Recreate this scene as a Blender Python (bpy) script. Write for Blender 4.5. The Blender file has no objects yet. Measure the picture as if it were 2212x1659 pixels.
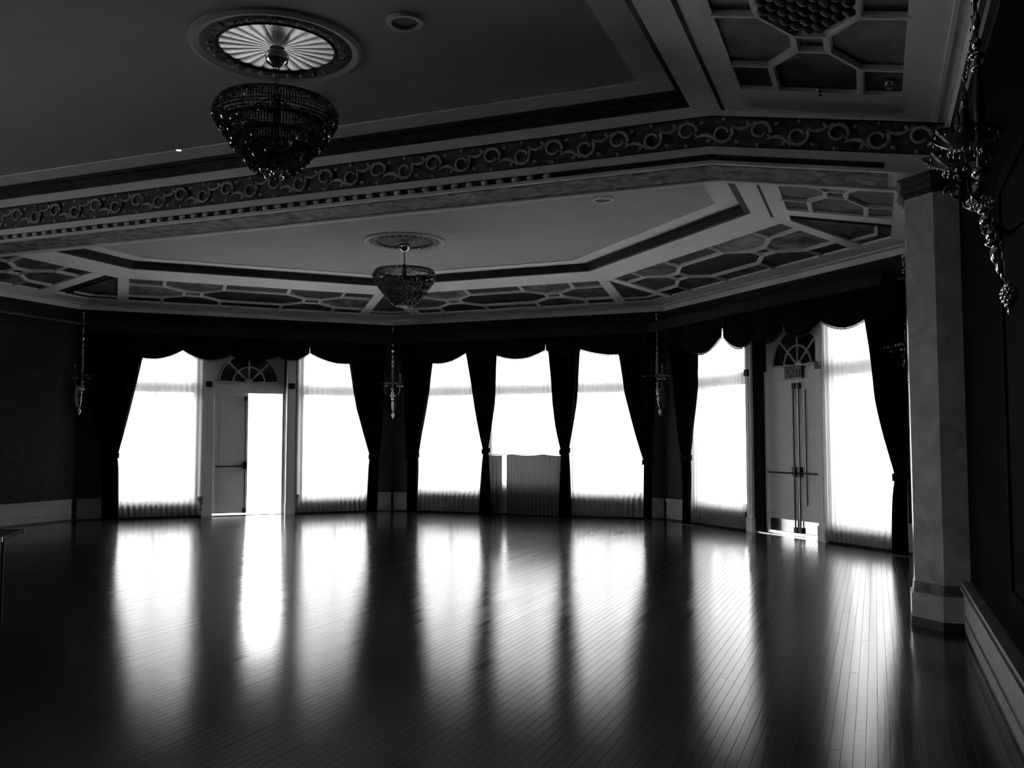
import bpy, math, random
from mathutils import Vector, Matrix
random.seed(7)
sc = bpy.context.scene
COL = sc.collection
PI = math.pi
S2 = math.sqrt(2)

# ------------------------------------------------------------------ camera, sky, exposure
F_PX = 1971.8
CAM = Vector((0.0, 0.0, 1.55))
YAW, PITCH = math.radians(21.647), math.radians(3.632)
cd = bpy.data.cameras.new('camera')
cd.sensor_width = 36.0
cd.lens = 36.0 * F_PX / 2212.0
cd.clip_end = 200
cam = bpy.data.objects.new('camera', cd)
cam.location = CAM
cam.rotation_euler = (PI / 2 + PITCH, 0, YAW)
COL.objects.link(cam)
sc.camera = cam

SKY = 13.0
world = bpy.data.worlds.new('overcast_sky')
sc.world = world
world.use_nodes = True
wb = world.node_tree.nodes['Background']
wb.inputs[0].default_value = (1, 1, 1, 1)
wb.inputs[1].default_value = SKY
sc.view_settings.view_transform = 'Standard'
sc.view_settings.look = 'None'
sc.view_settings.exposure = 0.0
sc.view_settings.gamma = 1.0
sc.view_settings.use_curve_mapping = False
cy = sc.cycles
cy.max_bounces = 7
cy.diffuse_bounces = 4
cy.glossy_bounces = 4
cy.transmission_bounces = 4
cy.transparent_max_bounces = 12
cy.sample_clamp_indirect = 12.0
cy.caustics_reflective = True
cy.caustics_refractive = False

# ------------------------------------------------------------------ materials (all procedural)
def g(v): return (v, v, v, 1)

def mat(name, base, rough=0.6, metal=0.0, spec=0.4, var=0.0, scale=6.0, stretch=(1, 1, 1), bump=0.0, bscale=40.0, dark=None, sheen=0.0):
    """grey Principled surface with a noise-driven range base..base+var (or dark..base)"""
    m = bpy.data.materials.new(name)
    m.use_nodes = True
    nt = m.node_tree
    p = nt.nodes['Principled BSDF']
    p.inputs['Base Color'].default_value = g(base)
    p.inputs['Roughness'].default_value = rough
    p.inputs['Metallic'].default_value = metal
    p.inputs['Specular IOR Level'].default_value = spec
    if sheen:
        p.inputs['Sheen Weight'].default_value = sheen
        p.inputs['Sheen Roughness'].default_value = 0.4
    tc = nt.nodes.new('ShaderNodeTexCoord')
    mp = nt.nodes.new('ShaderNodeMapping')
    mp.inputs['Scale'].default_value = stretch
    nt.links.new(tc.outputs['Object'], mp.inputs['Vector'])
    if var or dark is not None:
        n = nt.nodes.new('ShaderNodeTexNoise')
        n.inputs['Scale'].default_value = scale
        n.inputs['Detail'].default_value = 5
        n.inputs['Distortion'].default_value = 0.6
        r = nt.nodes.new('ShaderNodeValToRGB')
        lo = dark if dark is not None else max(base - var, 0)
        hi = base if dark is not None else base + var
        r.color_ramp.elements[0].position = 0.35
        r.color_ramp.elements[1].position = 0.68
        r.color_ramp.elements[0].color = g(lo)
        r.color_ramp.elements[1].color = g(hi)
        nt.links.new(mp.outputs[0], n.inputs['Vector'])
        nt.links.new(n.outputs['Fac'], r.inputs[0])
        nt.links.new(r.outputs[0], p.inputs['Base Color'])
    if bump:
        n2 = nt.nodes.new('ShaderNodeTexNoise')
        n2.inputs['Scale'].default_value = bscale
        n2.inputs['Detail'].default_value = 4
        b = nt.nodes.new('ShaderNodeBump')
        b.inputs['Strength'].default_value = bump
        b.inputs['Distance'].default_value = 0.01
        nt.links.new(mp.outputs[0], n2.inputs['Vector'])
        nt.links.new(n2.outputs['Fac'], b.inputs['Height'])
        nt.links.new(b.outputs[0], p.inputs['Normal'])
    return m

M = {}
M['plaster'] = mat('light_plaster', 0.86, 0.75, spec=0.2, var=0.03, scale=3, bump=0.15, bscale=90)
M['tray'] = mat('tray_plaster', 0.48, 0.8, spec=0.15, var=0.02, scale=2, bump=0.15, bscale=120)
M['moulding'] = mat('rib_moulding', 0.75, 0.6, spec=0.25)
M['lip'] = mat('dark_ornate_moulding', 0.05, 0.6, spec=0.3, dark=0.012, scale=28, bump=0.8, bscale=60)
M['groove'] = mat('dark_groove_line', 0.03, 0.8)  # one dark colour for groove strip, frieze borders and medallion back
M['panel'] = mat('painted_panel', 0.16, 0.55, spec=0.3, dark=0.028, scale=1.7)
M['panel_dark'] = mat('dark_painted_panel', 0.022, 0.6, spec=0.2, dark=0.01, scale=2.5)
M['frieze'] = mat('frieze_ground', 0.16, 0.7, spec=0.2, dark=0.06, scale=14)
M['scroll'] = mat('frieze_scroll', 0.62, 0.6, spec=0.25, dark=0.40, scale=30)
M['soffit'] = mat('soffit_ornament', 0.34, 0.7, spec=0.2, dark=0.05, scale=7, bump=0.6, bscale=30)
M['wall'] = mat('wall_paper', 0.042, 0.8, spec=0.1, dark=0.026, scale=9)
M['cornice'] = mat('dark_cornice', 0.022, 0.7, spec=0.15)
M['baseboard'] = mat('painted_baseboard', 0.30, 0.45, spec=0.35, var=0.03)
M['toe'] = mat('dark_toe_strip', 0.02, 0.5)
M['velvet'] = mat('dark_velvet', 0.009, 0.9, spec=0.05, dark=0.004, scale=9)
M['fringe'] = mat('bullion_fringe', 0.02, 0.8, spec=0.1)
M['paint'] = mat('door_paint', 0.9, 0.5, spec=0.35, var=0.03, scale=4)
M['hardware'] = mat('dark_door_hardware', 0.04, 0.35, metal=0.6)
M['steel'] = mat('polished_kick_plate', 0.85, 0.22, metal=1.0)
M['darkglass'] = mat('dark_fan_pane', 0.012, 0.12, spec=0.5)
M['brass'] = mat('chandelier_frame', 0.12, 0.3, metal=1.0)
M['gilt'] = mat('gilded_flute', 1.0, 0.38, metal=0.9, spec=0.5)
M['ring_dark'] = mat('medallion_ornament', 0.11, 0.6, dark=0.02, scale=24, bump=0.8, bscale=45)
M['ring'] = mat('medallion_ring', 0.5, 0.6, spec=0.3)
M['plastic'] = mat('white_plastic', 0.6, 0.4)
M['signface'] = mat('sign_face', 0.03, 0.4)
M['letter'] = mat('sign_letter', 0.35, 0.5)
M['tabletop'] = mat('dark_laminate', 0.015, 0.75, spec=0.05)
M['chrome'] = mat('chrome_edge', 0.7, 0.15, metal=1.0)
M['board'] = mat('outdoor_board', 0.05, 0.7)
M['terrace'] = mat('terrace_paving', 0.5, 0.8, var=0.04)
M['candle'] = mat('candle_sleeve', 0.03, 0.5)

def marble():
    m = mat('grey_marble', 0.5, 0.16, spec=0.5)
    nt = m.node_tree; p = nt.nodes['Principled BSDF']
    tc = nt.nodes.new('ShaderNodeTexCoord')
    n = nt.nodes.new('ShaderNodeTexNoise'); n.inputs['Scale'].default_value = 3.0; n.inputs['Detail'].default_value = 8; n.inputs['Distortion'].default_value = 1.5
    r = nt.nodes.new('ShaderNodeValToRGB')
    r.color_ramp.elements[0].position = 0.3; r.color_ramp.elements[0].color = g(0.36)
    r.color_ramp.elements[1].position = 0.7; r.color_ramp.elements[1].color = g(0.62)
    nt.links.new(tc.outputs['Object'], n.inputs['Vector']); nt.links.new(n.outputs['Fac'], r.inputs[0]); nt.links.new(r.outputs[0], p.inputs['Base Color'])
    return m
M['marble'] = marble()
M['marble_dark'] = mat('dark_marble_band', 0.30, 0.2, dark=0.10, scale=7)

def mix_mat(name, build):
    m = bpy.data.materials.new(name); m.use_nodes = True
    nt = m.node_tree; nt.nodes.clear()
    out = nt.nodes.new('ShaderNodeOutputMaterial')
    nt.links.new(build(nt).outputs[0], out.inputs[0])
    return m
def _mix(nt, fac, a, b):
    x = nt.nodes.new('ShaderNodeMixShader')
    if isinstance(fac, float): x.inputs[0].default_value = fac
    else: nt.links.new(fac, x.inputs[0])
    nt.links.new(a.outputs[0], x.inputs[1]); nt.links.new(b.outputs[0], x.inputs[2])
    return x
def _sh(nt, kind, col, rough=None):
    s = nt.nodes.new('ShaderNodeBsdf' + kind); s.inputs['Color'].default_value = g(col)
    if rough is not None: s.inputs['Roughness'].default_value = rough
    return s
def wood():
    m = bpy.data.materials.new('stained_strip_oak'); m.use_nodes = True
    nt = m.node_tree; p = nt.nodes['Principled BSDF']
    geo = nt.nodes.new('ShaderNodeNewGeometry')
    mp = nt.nodes.new('ShaderNodeMapping'); mp.inputs['Scale'].default_value = (60, 2.5, 1)
    n = nt.nodes.new('ShaderNodeTexNoise'); n.inputs['Scale'].default_value = 1.0; n.inputs['Detail'].default_value = 4
    nt.links.new(geo.outputs['Position'], mp.inputs['Vector']); nt.links.new(mp.outputs[0], n.inputs['Vector'])
    add = nt.nodes.new('ShaderNodeMath'); add.operation = 'ADD'
    mul = nt.nodes.new('ShaderNodeMath'); mul.operation = 'MULTIPLY'; mul.inputs[1].default_value = 0.6
    nt.links.new(n.outputs['Fac'], mul.inputs[0]); nt.links.new(mul.outputs[0], add.inputs[0])
    nt.links.new(geo.outputs['Random Per Island'], add.inputs[1])
    r = nt.nodes.new('ShaderNodeValToRGB')
    r.color_ramp.elements[0].position = 0.2; r.color_ramp.elements[0].color = g(0.010)
    r.color_ramp.elements[1].position = 1.0; r.color_ramp.elements[1].color = g(0.032)
    nt.links.new(add.outputs[0], r.inputs[0])
    mr = nt.nodes.new('ShaderNodeMapRange')
    mr.inputs['From Min'].default_value = 0.2; mr.inputs['From Max'].default_value = 1.4
    mr.inputs['To Min'].default_value = 0.14; mr.inputs['To Max'].default_value = 0.20
    nt.links.new(add.outputs[0], mr.inputs['Value'])
    b = nt.nodes.new('ShaderNodeBump'); b.inputs['Strength'].default_value = 0.12; b.inputs['Distance'].default_value = 0.002
    nt.links.new(n.outputs['Fac'], b.inputs['Height'])
    nt.nodes.remove(p)
    df = nt.nodes.new('ShaderNodeBsdfDiffuse'); gl = nt.nodes.new('ShaderNodeBsdfGlossy'); gl.distribution = 'BECKMANN'
    gw = nt.nodes.new('ShaderNodeBsdfGlossy'); gw.distribution = 'BECKMANN'; gw.inputs['Roughness'].default_value = 0.36; gw.inputs['Color'].default_value = g(1.0)
    fr = nt.nodes.new('ShaderNodeFresnel'); fr.inputs[0].default_value = 1.5
    nt.links.new(r.outputs[0], df.inputs['Color']); nt.links.new(mr.outputs[0], gl.inputs['Roughness']); gl.inputs['Color'].default_value = g(1.0)
    for sh in (df, gl, gw, fr): nt.links.new(b.outputs[0], sh.inputs['Normal'])
    nt.links.new(_mix(nt, fr.outputs[0], df, _mix(nt, 0.10, gl, gw)).outputs[0], nt.nodes['Material Output'].inputs[0])
    return m
M['wood'] = wood()

def sheer_build(nt):
    return _mix(nt, 0.12, _mix(nt, 0.38, _sh(nt, 'Diffuse', 0.35), _sh(nt, 'Translucent', 0.85)), _sh(nt, 'Transparent', 0.95))
M['sheer'] = mix_mat('sheer_voile', sheer_build)
M['glass'] = mix_mat('window_pane', lambda nt: _mix(nt, 0.06, _sh(nt, 'Transparent', 0.96), _sh(nt, 'Glossy', 0.9, 0.02)))
def crystal_build(nt):
    fr = nt.nodes.new('ShaderNodeFresnel'); fr.inputs[0].default_value = 2.3
    return _mix(nt, fr.outputs[0], _mix(nt, 0.55, _sh(nt, 'Transparent', 0.45), _sh(nt, 'Diffuse', 0.10)), _sh(nt, 'Glossy', 1.0, 0.06))
M['crystal'] = mix_mat('cut_crystal', crystal_build)
M['crystal_bright'] = mix_mat('clear_crystal', lambda nt: _mix(nt, 0.35, _mix(nt, 0.4, _sh(nt, 'Transparent', 0.7), _sh(nt, 'Diffuse', 0.35)), _sh(nt, 'Glossy', 1.0, 0.08)))

# ------------------------------------------------------------------ mesh helpers
def tag(o, label=None, cat=None, group=None, kind=None):
    if label: o['label'] = label
    if cat: o['category'] = cat
    if group: o['group'] = group
    if kind: o['kind'] = kind
    return o
def empty(name, loc=(0, 0, 0), rz=0.0, parent=None, **kw):
    o = bpy.data.objects.new(name, None); o.location = loc; o.rotation_euler = (0, 0, rz)
    o.empty_display_size = 0.1
    COL.objects.link(o); o.parent = parent
    return tag(o, **kw)
def link_mesh(name, me, parent=None, loc=None, rz=None):
    o = bpy.data.objects.new(name, me); COL.objects.link(o); o.parent = parent
    if loc is not None: o.location = loc
    if rz is not None: o.rotation_euler = (0, 0, rz)
    return o
class MB:
    def __init__(s): s.v = []; s.f = []
    def add(s, vs, fs):
        k = len(s.v); s.v += [tuple(p) for p in vs]; s.f += [tuple(k + i for i in f) for f in fs]
        return s
    def box(s, a, b):
        x0, y0, z0 = a; x1, y1, z1 = b
        return s.hexa([(x0, y0, z0), (x1, y0, z0), (x1, y1, z0), (x0, y1, z0), (x0, y0, z1), (x1, y0, z1), (x1, y1, z1), (x0, y1, z1)])
    def hexa(s, p):
        return s.add(p, [(0, 3, 2, 1), (4, 5, 6, 7), (0, 1, 5, 4), (1, 2, 6, 5), (2, 3, 7, 6), (3, 0, 4, 7)])
    def prism(s, lower, upper):
        n = len(lower)
        return s.add(list(lower) + list(upper), [tuple(range(n))[::-1], tuple(range(n, 2 * n))] + [(i, (i + 1) % n, n + (i + 1) % n, n + i) for i in range(n)])
    def lathe(s, prof, n=24, c=(0, 0, 0), close=False):
        vs = [(c[0] + r * math.cos(2 * PI * k / n), c[1] + r * math.sin(2 * PI * k / n), c[2] + z) for (r, z) in prof for k in range(n)]
        fs = []
        m = len(prof)
        for i in range(m if close else m - 1):
            j = (i + 1) % m
            for k in range(n):
                fs.append((i * n + k, i * n + (k + 1) % n, j * n + (k + 1) % n, j * n + k))
        if not close:
            fs.append(tuple(range(n))[::-1]); fs.append(tuple((m - 1) * n + k for k in range(n)))
        return s.add(vs, fs)
    def tube(s, pts, rad, n=8, closed=False):
        pts = [Vector(p) for p in pts]; m = len(pts)
        rads = rad if isinstance(rad, (list, tuple)) else [rad] * m
        vs = []
        for i, p in enumerate(pts):
            t = (pts[(i + 1) % m] - pts[i - 1]) if closed else (pts[min(i + 1, m - 1)] - pts[max(i - 1, 0)])
            t.normalize()
            a = Vector((0, 0, 1)) if abs(t.z) < 0.95 else Vector((1, 0, 0))
            u = t.cross(a).normalized(); w = t.cross(u)
            for k in range(n):
                q = p + (u * math.cos(2 * PI * k / n) + w * math.sin(2 * PI * k / n)) * rads[i]
                vs.append(tuple(q))
        fs = []
        for i in range(m if closed else m - 1):
            j = (i + 1) % m
            for k in range(n): fs.append((i * n + k, i * n + (k + 1) % n, j * n + (k + 1) % n, j * n + k))
        if not closed:
            fs.append(tuple(range(n))[::-1]); fs.append(tuple((m - 1) * n + k for k in range(n)))
        return s.add(vs, fs)
    def bead(s, c, r, h=None, n=6):
        """faceted drop: ring of n with two poles"""
        h = h or r
        x, y, z = c
        vs = [(x, y, z + h)] + [(x + r * math.cos(2 * PI * k / n), y + r * math.sin(2 * PI * k / n), z) for k in range(n)] + [(x, y, z - h)]
        fs = [(0, 1 + k, 1 + (k + 1) % n) for k in range(n)] + [(n + 1, 1 + (k + 1) % n, 1 + k) for k in range(n)]
        return s.add(vs, fs)
    def facet(s, c, r, h):
        a = random.random() * PI; tx, ty = random.gauss(0, 0.35), random.gauss(0, 0.35)
        pts = [(0, 0, h)] + [(r * math.cos(a + PI / 2 * k), r * math.sin(a + PI / 2 * k), 0) for k in range(4)] + [(0, 0, -h)]
        vs = [(c[0] + x + tx * z, c[1] + y + ty * z, c[2] + z - tx * x - ty * y) for x, y, z in pts]
        return s.add(vs, [(0, 1 + k, 1 + (k + 1) % 4) for k in range(4)] + [(5, 1 + (k + 1) % 4, 1 + k) for k in range(4)])
    def gem(s, c, r, h, n=10):
        return s.lathe([(0.02 * r, h)] + [(r * math.sin(PI * k / 6), h * math.cos(PI * k / 6)) for k in range(1, 6)] + [(0.02 * r, -h)], n, c)
    def grid(s, fn, nu, nv):
        vs = [fn(i / nu, j / nv) for j in range(nv + 1) for i in range(nu + 1)]
        fs = [(j * (nu + 1) + i, j * (nu + 1) + i + 1, (j + 1) * (nu + 1) + i + 1, (j + 1) * (nu + 1) + i) for j in range(nv) for i in range(nu)]
        return s.add(vs, fs)
    def mesh(s, name, m, smooth=False):
        me = bpy.data.meshes.new(name); me.from_pydata(s.v, [], s.f); me.materials.append(m)
        if smooth: me.polygons.foreach_set('use_smooth', [True] * len(me.polygons))
        me.update()
        return me
    def build(s, name, m, parent=None, smooth=False, **kw):
        return tag(link_mesh(name, s.mesh(name, m, smooth), parent), **kw)

# ------------------------------------------------------------------ plan of the hall
XR, XL, YB, YF = 0.70, -14.78, 18.30, -5.0
YBEAM = 8.5
H0, SL = 4.28, 0.19           # ceiling height at the walls, rise per metre inward
ZF, ZN = 4.85, 4.88           # far and near tray ceilings
DT = 2.25                     # tray edge, metres in from the wall
TH = 0.40                     # wall thickness
FR = {  # origin, tangent, inward normal, u-range
    'B': (Vector((-14.59, 13.88)), Vector((1, 1)) / S2, Vector((1, -1)) / S2, (-0.27, 6.25)),
    'C': (Vector((-10.17, 18.30)), Vector((1, 0)), Vector((0, -1)), (0.0, 6.26)),
    'D': (Vector((-3.91, 18.30)), Vector((1, -1)) / S2, Vector((-1, -1)) / S2, (0.0, 6.52)),
    'E': (Vector((XR, 13.69)), Vector((0, -1)), Vector((-1, 0)), (0.0, 18.69)),
    'A': (Vector((XL, YF)), Vector((0, 1)), Vector((1, 0)), (0.0, 18.69)),
    'F': (Vector((XR, YF)), Vector((-1, 0)), Vector((0, 1)), (0.0, XR - XL)),
}
def W(w, u, off, z):
    a, t, n, _ = FR[w]
    p = a + t * u + n * off
    return (p.x, p.y, z)
def ref(w, u, z, off, base=0.12):
    """(u, z) measured on the sight line at distance `base` from the wall -> the same sight line at distance `off`"""
    a, t, n, _ = FR[w]
    p = Vector(W(w, u, base, z)); d = p - CAM
    k = ((a + n * off - CAM.xy).dot(n)) / d.xy.dot(n)
    q = CAM + d * k
    return (q.xy - a).dot(t), q.z
def wbox(mb, w, u0, u1, o0, o1, z0, z1):
    c = [W(w, u0, o0, z0), W(w, u1, o0, z0), W(w, u1, o1, z0), W(w, u0, o1, z0)]
    return mb.hexa(c + [(x, y, z1) for x, y, _ in c])

# ---- floor: strip boards along the hall
POLY = [Vector(p) for p in ((XR, YF), (XR, 13.69), (-3.91, YB), (-10.17, YB), (XL, 13.69), (XL, YF))]
def clip(poly, a, b):
    n = Vector((-(b - a).y, (b - a).x)); out = []
    for i, p in enumerate(poly):
        q = poly[(i + 1) % len(poly)]
        dp, dq = (p - a).dot(n), (q - a).dot(n)
        if dp >= 0: out.append(p)
        if dp * dq < 0: out.append(p + (q - p) * (dp / (dp - dq)))
    return out
def cliproom(poly):
    for i in range(len(POLY)):
        poly = clip(poly, POLY[i], POLY[(i + 1) % len(POLY)])
        if len(poly) < 3: return []
    return poly
def project(p):
    d = Vector(p) - CAM
    fw = Vector((-math.sin(YAW) * math.cos(PITCH), math.cos(YAW) * math.cos(PITCH), math.sin(PITCH)))
    rt = Vector((math.cos(YAW), math.sin(YAW), 0)); up = rt.cross(fw)
    c = d.dot(fw)
    if c < 0.3: return None
    return 1106 + F_PX * d.dot(rt) / c, 829.5 - F_PX * d.dot(up) / c
fb = MB()
fb.prism([(p.x, p.y, -0.12) for p in POLY], [(p.x, p.y, -0.004) for p in POLY])
floor = fb.build('floor', M['toe'], kind='structure')
PW, GAP = 0.0572, 0.0024
strips = []
x = XL
while x < XR:
    y = YF - random.random() * 1.6
    while y < YB:
        ln = random.choice((0.75, 1.05, 1.35, 1.7, 2.1))
        pl = cliproom([Vector((x + GAP / 2, y + GAP / 2)), Vector((x + PW - GAP / 2, y + GAP / 2)), Vector((x + PW - GAP / 2, y + ln - GAP / 2)), Vector((x + GAP / 2, y + ln - GAP / 2))])
        if pl:
            tx, ty, dz = random.gauss(0, 0.0005), random.gauss(0, 0.0002), random.uniform(-0.0003, 0.0003)
            cx = x + PW / 2; cyy = y + ln / 2
            top = [(p.x, p.y, dz + tx * (p.x - cx) + ty * max(-1, min(1, p.y - cyy))) for p in pl]
            pr = [project(q) for q in top]
            area = 0
            if all(pr):
                inn = sum(1 for q in pr if 0 <= q[0] <= 2212 and 0 <= q[1] <= 1659) / len(pr)
                area = inn * abs(sum(pr[i][0] * pr[(i + 1) % len(pr)][1] - pr[(i + 1) % len(pr)][0] * pr[i][1] for i in range(len(pr)))) / 2
            strips.append((area, top))
        y += ln
    x += PW
strips.sort(key=lambda s: -s[0])
rest = MB()
for k, (ar, top) in enumerate(strips):
    low = [(a, b, -0.006) for a, b, c in top]
    if k < 300: MB().prism(low, top).build('plank', M['wood'], floor)
    else: rest.prism(low, top)
rest.build('strip_boards', M['wood'], floor, kind='stuff')

# ---- walls with openings
WIN = {'B': [(0.42, 2.02), (4.18, 5.74)], 'C': [(0.60, 2.28), (2.42, 4.06), (4.20, 5.84)], 'D': [(0.95, 2.58), (4.60, 5.98)], 'A': [(6.0, 7.6), (8.6, 10.2)]}
DOOR = {'B': (2.34, 3.86), 'D': (2.75, 4.38)}
WZ0, WZ1, DZ1 = 0.45, 3.65, 3.52
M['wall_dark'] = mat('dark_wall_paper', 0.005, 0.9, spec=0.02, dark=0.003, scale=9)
SILLS = {('C', 2.42): 0.60, ('B', 0.42): 0.30, ('B', 4.18): 0.30, ('D', 0.95): 0.38, ('D', 4.60): 0.25}
def sill(w, a): return SILLS.get((w, a), WZ0)
def wall(name, w):
    u0, u1 = FR[w][3]
    ops = [(a, b, sill(w, a), WZ1) for a, b in WIN.get(w, [])] + ([(DOOR[w][0], DOOR[w][1], 0.0, DZ1)] if w in DOOR else [])
    cuts = sorted({u0 - 0.16, u1 + 0.16} | {v for o in ops for v in o[:2]})
    mb = MB()
    for a, b in zip(cuts, cuts[1:]):
        o = [q for q in ops if q[0] <= a and b <= q[1]]
        if o:
            if o[0][2] > 0: wbox(mb, w, a, b, 0, -TH, -0.12, o[0][2])
            wbox(mb, w, a, b, 0, -TH, o[0][3], 5.0)
        else: wbox(mb, w, a, b, 0, -TH, -0.12, 5.0)
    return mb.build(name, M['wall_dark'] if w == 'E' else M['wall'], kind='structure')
wall('wall_back_left', 'B'); wall('wall_back', 'C'); wall('wall_back_right', 'D')
wall_r = wall('wall_right', 'E'); wall('wall_left', 'A'); wall('wall_front', 'F')

# terrace outside
tb = MB(); tb.box((-60, -20, -0.30), (45, 70, -0.13)); tb.build('terrace', M['terrace'], kind='structure')

# wide pale wall panel on the right wall, nearer than the pillar
pf = empty('trim_1', kind='structure')
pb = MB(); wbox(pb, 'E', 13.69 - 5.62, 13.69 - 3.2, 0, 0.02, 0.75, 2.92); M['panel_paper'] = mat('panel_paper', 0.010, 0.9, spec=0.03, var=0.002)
pb.build('wall_panel', M['panel_paper'], pf)
for (a, b, c, d) in ((5.62, 5.70, 0.67, 3.00), (3.12, 3.2, 0.67, 3.0)):
    q = MB(); wbox(q, 'E', 13.69 - b, 13.69 - a, 0, 0.035, c, d); q.build('panel_frame', M['panel_paper'], pf)
for (c, d) in ((0.67, 0.75), (2.92, 3.0)):
    q = MB(); wbox(q, 'E', 13.69 - 5.62, 13.69 - 3.2, 0, 0.035, c, d); q.build('panel_frame', M['panel_paper'], pf)

# ---- baseboards (tall, with a stepped cap)
def baseboard(name, w, spans):
    root = empty(name, kind='structure')
    for a, b in spans:
        q = MB(); wbox(q, w, a, b, 0, 0.06, 0.03, 0.36); wbox(q, w, a, b, 0, 0.075, 0.13, 0.155); q.build('board', M['baseboard'], root)
        q = MB(); wbox(q, w, a, b, 0, 0.085, 0.36, 0.378); wbox(q, w, a, b, 0, 0.06, 0.378, 0.392); wbox(q, w, a, b, 0, 0.075, 0.392, 0.42); q.build('cap_moulding', M['baseboard'], root)
        q = MB(); wbox(q, w, a, b, 0, 0.055, 0.0, 0.03); q.build('toe_strip', M['toe'], root)
baseboard('baseboard_back_left', 'B', [(-0.20, 0.40), (2.04, 2.16), (4.05, 4.16), (5.76, 6.2)])
baseboard('baseboard_back', 'C', [(0.06, 0.58), (5.86, 6.20)])
baseboard('baseboard_back_right', 'D', [(0.06, 0.93), (6.0, 6.46)])
baseboard('baseboard_left', 'A', [(0.1, 18.60)])
baseboard('baseboard_right', 'E', [(0.1, 4.58), (5.36, 18.6)])

# ---- windows: frame, transom, mullion, panes
wn = 0
for w in ('B', 'C', 'D', 'A'):
    for a, b in WIN[w]:
        wn += 1; sz0 = sill(w, a)
        root = empty('window_%d' % wn, kind='structure')
        fo, fi = -0.13, -0.05
        q = MB()
        for (p0, p1, c, d) in ((a, a + 0.07, sz0, WZ1), (b - 0.07, b, sz0, WZ1), (a + 0.07, b - 0.07, sz0, sz0 + 0.08), (a + 0.07, b - 0.07, WZ1 - 0.07, WZ1)):
            wbox(q, w, p0, p1, fo, fi, c, d)
        q.build('frame', M['paint'], root)
        q = MB(); wbox(q, w, a + 0.07, b - 0.07, fo, fi, 2.58, 2.80); q.build('transom', M['paint'], root)
        m = (a + b) / 2
        q = MB(); wbox(q, w, m - 0.017, m + 0.017, fo, fi, sz0 + 0.08, 2.58); wbox(q, w, m - 0.015, m + 0.015, fo, fi, 2.80, WZ1 - 0.07); q.build('mullion', M['paint'], root)
        q = MB(); wbox(q, w, a - 0.05, b + 0.05, 0.0, 0.04, sz0 - 0.05, sz0); q.build('window_sill', M['paint'], root)
        for (p0, p1) in ((a + 0.07, m - 0.02), (m + 0.02, b - 0.07)):
            for (c, d) in ((sz0 + 0.08, 2.58), (2.80, WZ1 - 0.07)):
                q = MB(); wbox(q, w, p0, p1, -0.092, -0.088, c, d); q.build('pane', M['glass'], root)

# ---- sheers
def sheer(w, a, b, off, label, z0=0.03):
    ph = random.random() * 6
    n = int((b - a) / 0.011)
    def fn(s, t):
        u = a + (b - a) * s
        zz = z0 + (3.62 - z0) * t
        o = off + (0.018 + 0.008 * math.sin(u * 3 + ph)) * math.sin(u * 2 * PI / 0.105 + ph + 0.8 * math.sin(u * 5)) * (1 - 0.35 * t)
        return W(w, u, o, zz)
    root = empty('sheer_curtain', W(w, (a + b) / 2, off, 0), label=label, cat='sheer curtain', group='sheer curtains on the windows')
    mi = root.matrix_basis.inverted()
    o = MB().grid(fn, n, 6).build('voile', M['sheer'], root, smooth=True); o.location = [-c for c in root.location]
    q = MB(); wbox(q, w, a, b, off - 0.012, off + 0.012, 3.62, 3.645)
    r = q.build('curtain_rod', M['hardware'], root); r.location = [-c for c in root.location]
sheer('B', 0.28, 2.14, 0.075, 'white sheer curtain between the bare dark wall and the open doorway')
sheer('B', 4.06, 5.86, 0.075, 'white sheer curtain between the open bright doorway and the three-window wall')
sheer('C', 0.46, 2.36, 0.075, 'white sheer curtain in the first window of the three-window wall, next to the open-door wall')
sheer('C', 2.38, 4.12, 0.075, 'sheer curtain of the middle window, behind the grey half curtain')
sheer('C', 4.14, 5.96, 0.075, 'white sheer curtain in the last window of the three-window wall, toward the exit door')
sheer('D', 0.84, 2.59, 0.075, 'white sheer curtain between velvet drape and closed exit door')
sheer('D', 4.55, 6.16, 0.075, 'white sheer curtain between the closed exit door and the marble column')

# ---- drapes: (edges given as measured left/right lines at heights)
def interp(tab, z):
    tab = sorted(tab)
    if z <= tab[0][0]: return tab[0][1]
    for (z0, v0), (z1, v1) in zip(tab, tab[1:]):
        if z <= z1:
            k = (z - z0) / (z1 - z0); return v0 + (v1 - v0) * k
    return tab[-1][1]
def drape(w, left, right, label, zt, nf=7, off=0.33):
    L = [tuple(reversed(ref(w, u, z, off))) for z, u in left]
    Rr = [tuple(reversed(ref(w, u, z, off))) for z, u in right]
    cu = (interp(L, 0) + interp(Rr, 0)) / 2
    root = empty('velvet_drape', W(w, cu, off, 0), label=label, cat='curtain', group='tied-back velvet drapes')
    inv = [-c for c in root.location]
    ph = random.random() * 6
    def edge(z, s):
        a, b = interp(L, z), interp(Rr, z)
        return a + (b - a) * s
    def fn(s, t):
        z = 0.015 + 3.72 * t
        width = edge(z, 1) - edge(z, 0)
        amp = 0.045 * min(1, 0.35 + width / 0.7)
        pinch = 1 - 0.45 * math.exp(-((z - zt) / 0.18) ** 2)
        o = off + amp * pinch * math.sin(2 * PI * nf * s + ph + 0.6 * math.sin(z * 1.3)) + 0.012 * math.sin(z * 4 + s * 20)
        return W(w, edge(z, s), o, z)
    o = MB().grid(fn, nf * 10, 40).build('drape_panel', M['velvet'], root, smooth=True); o.location = inv
    q = MB()
    def band(s, t):
        a, b = edge(zt, 0) - 0.03, edge(zt, 1) + 0.03
        ang = PI * 2 * s
        return W(w, (a + b) / 2 + (b - a) / 2 * math.cos(ang), off + 0.075 * math.sin(ang), zt - 0.05 + 0.10 * t + 0.02 * math.cos(ang))
    o = MB().grid(band, 24, 2).build('tieback', M['velvet'], root, smooth=True); o.location = inv
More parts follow.
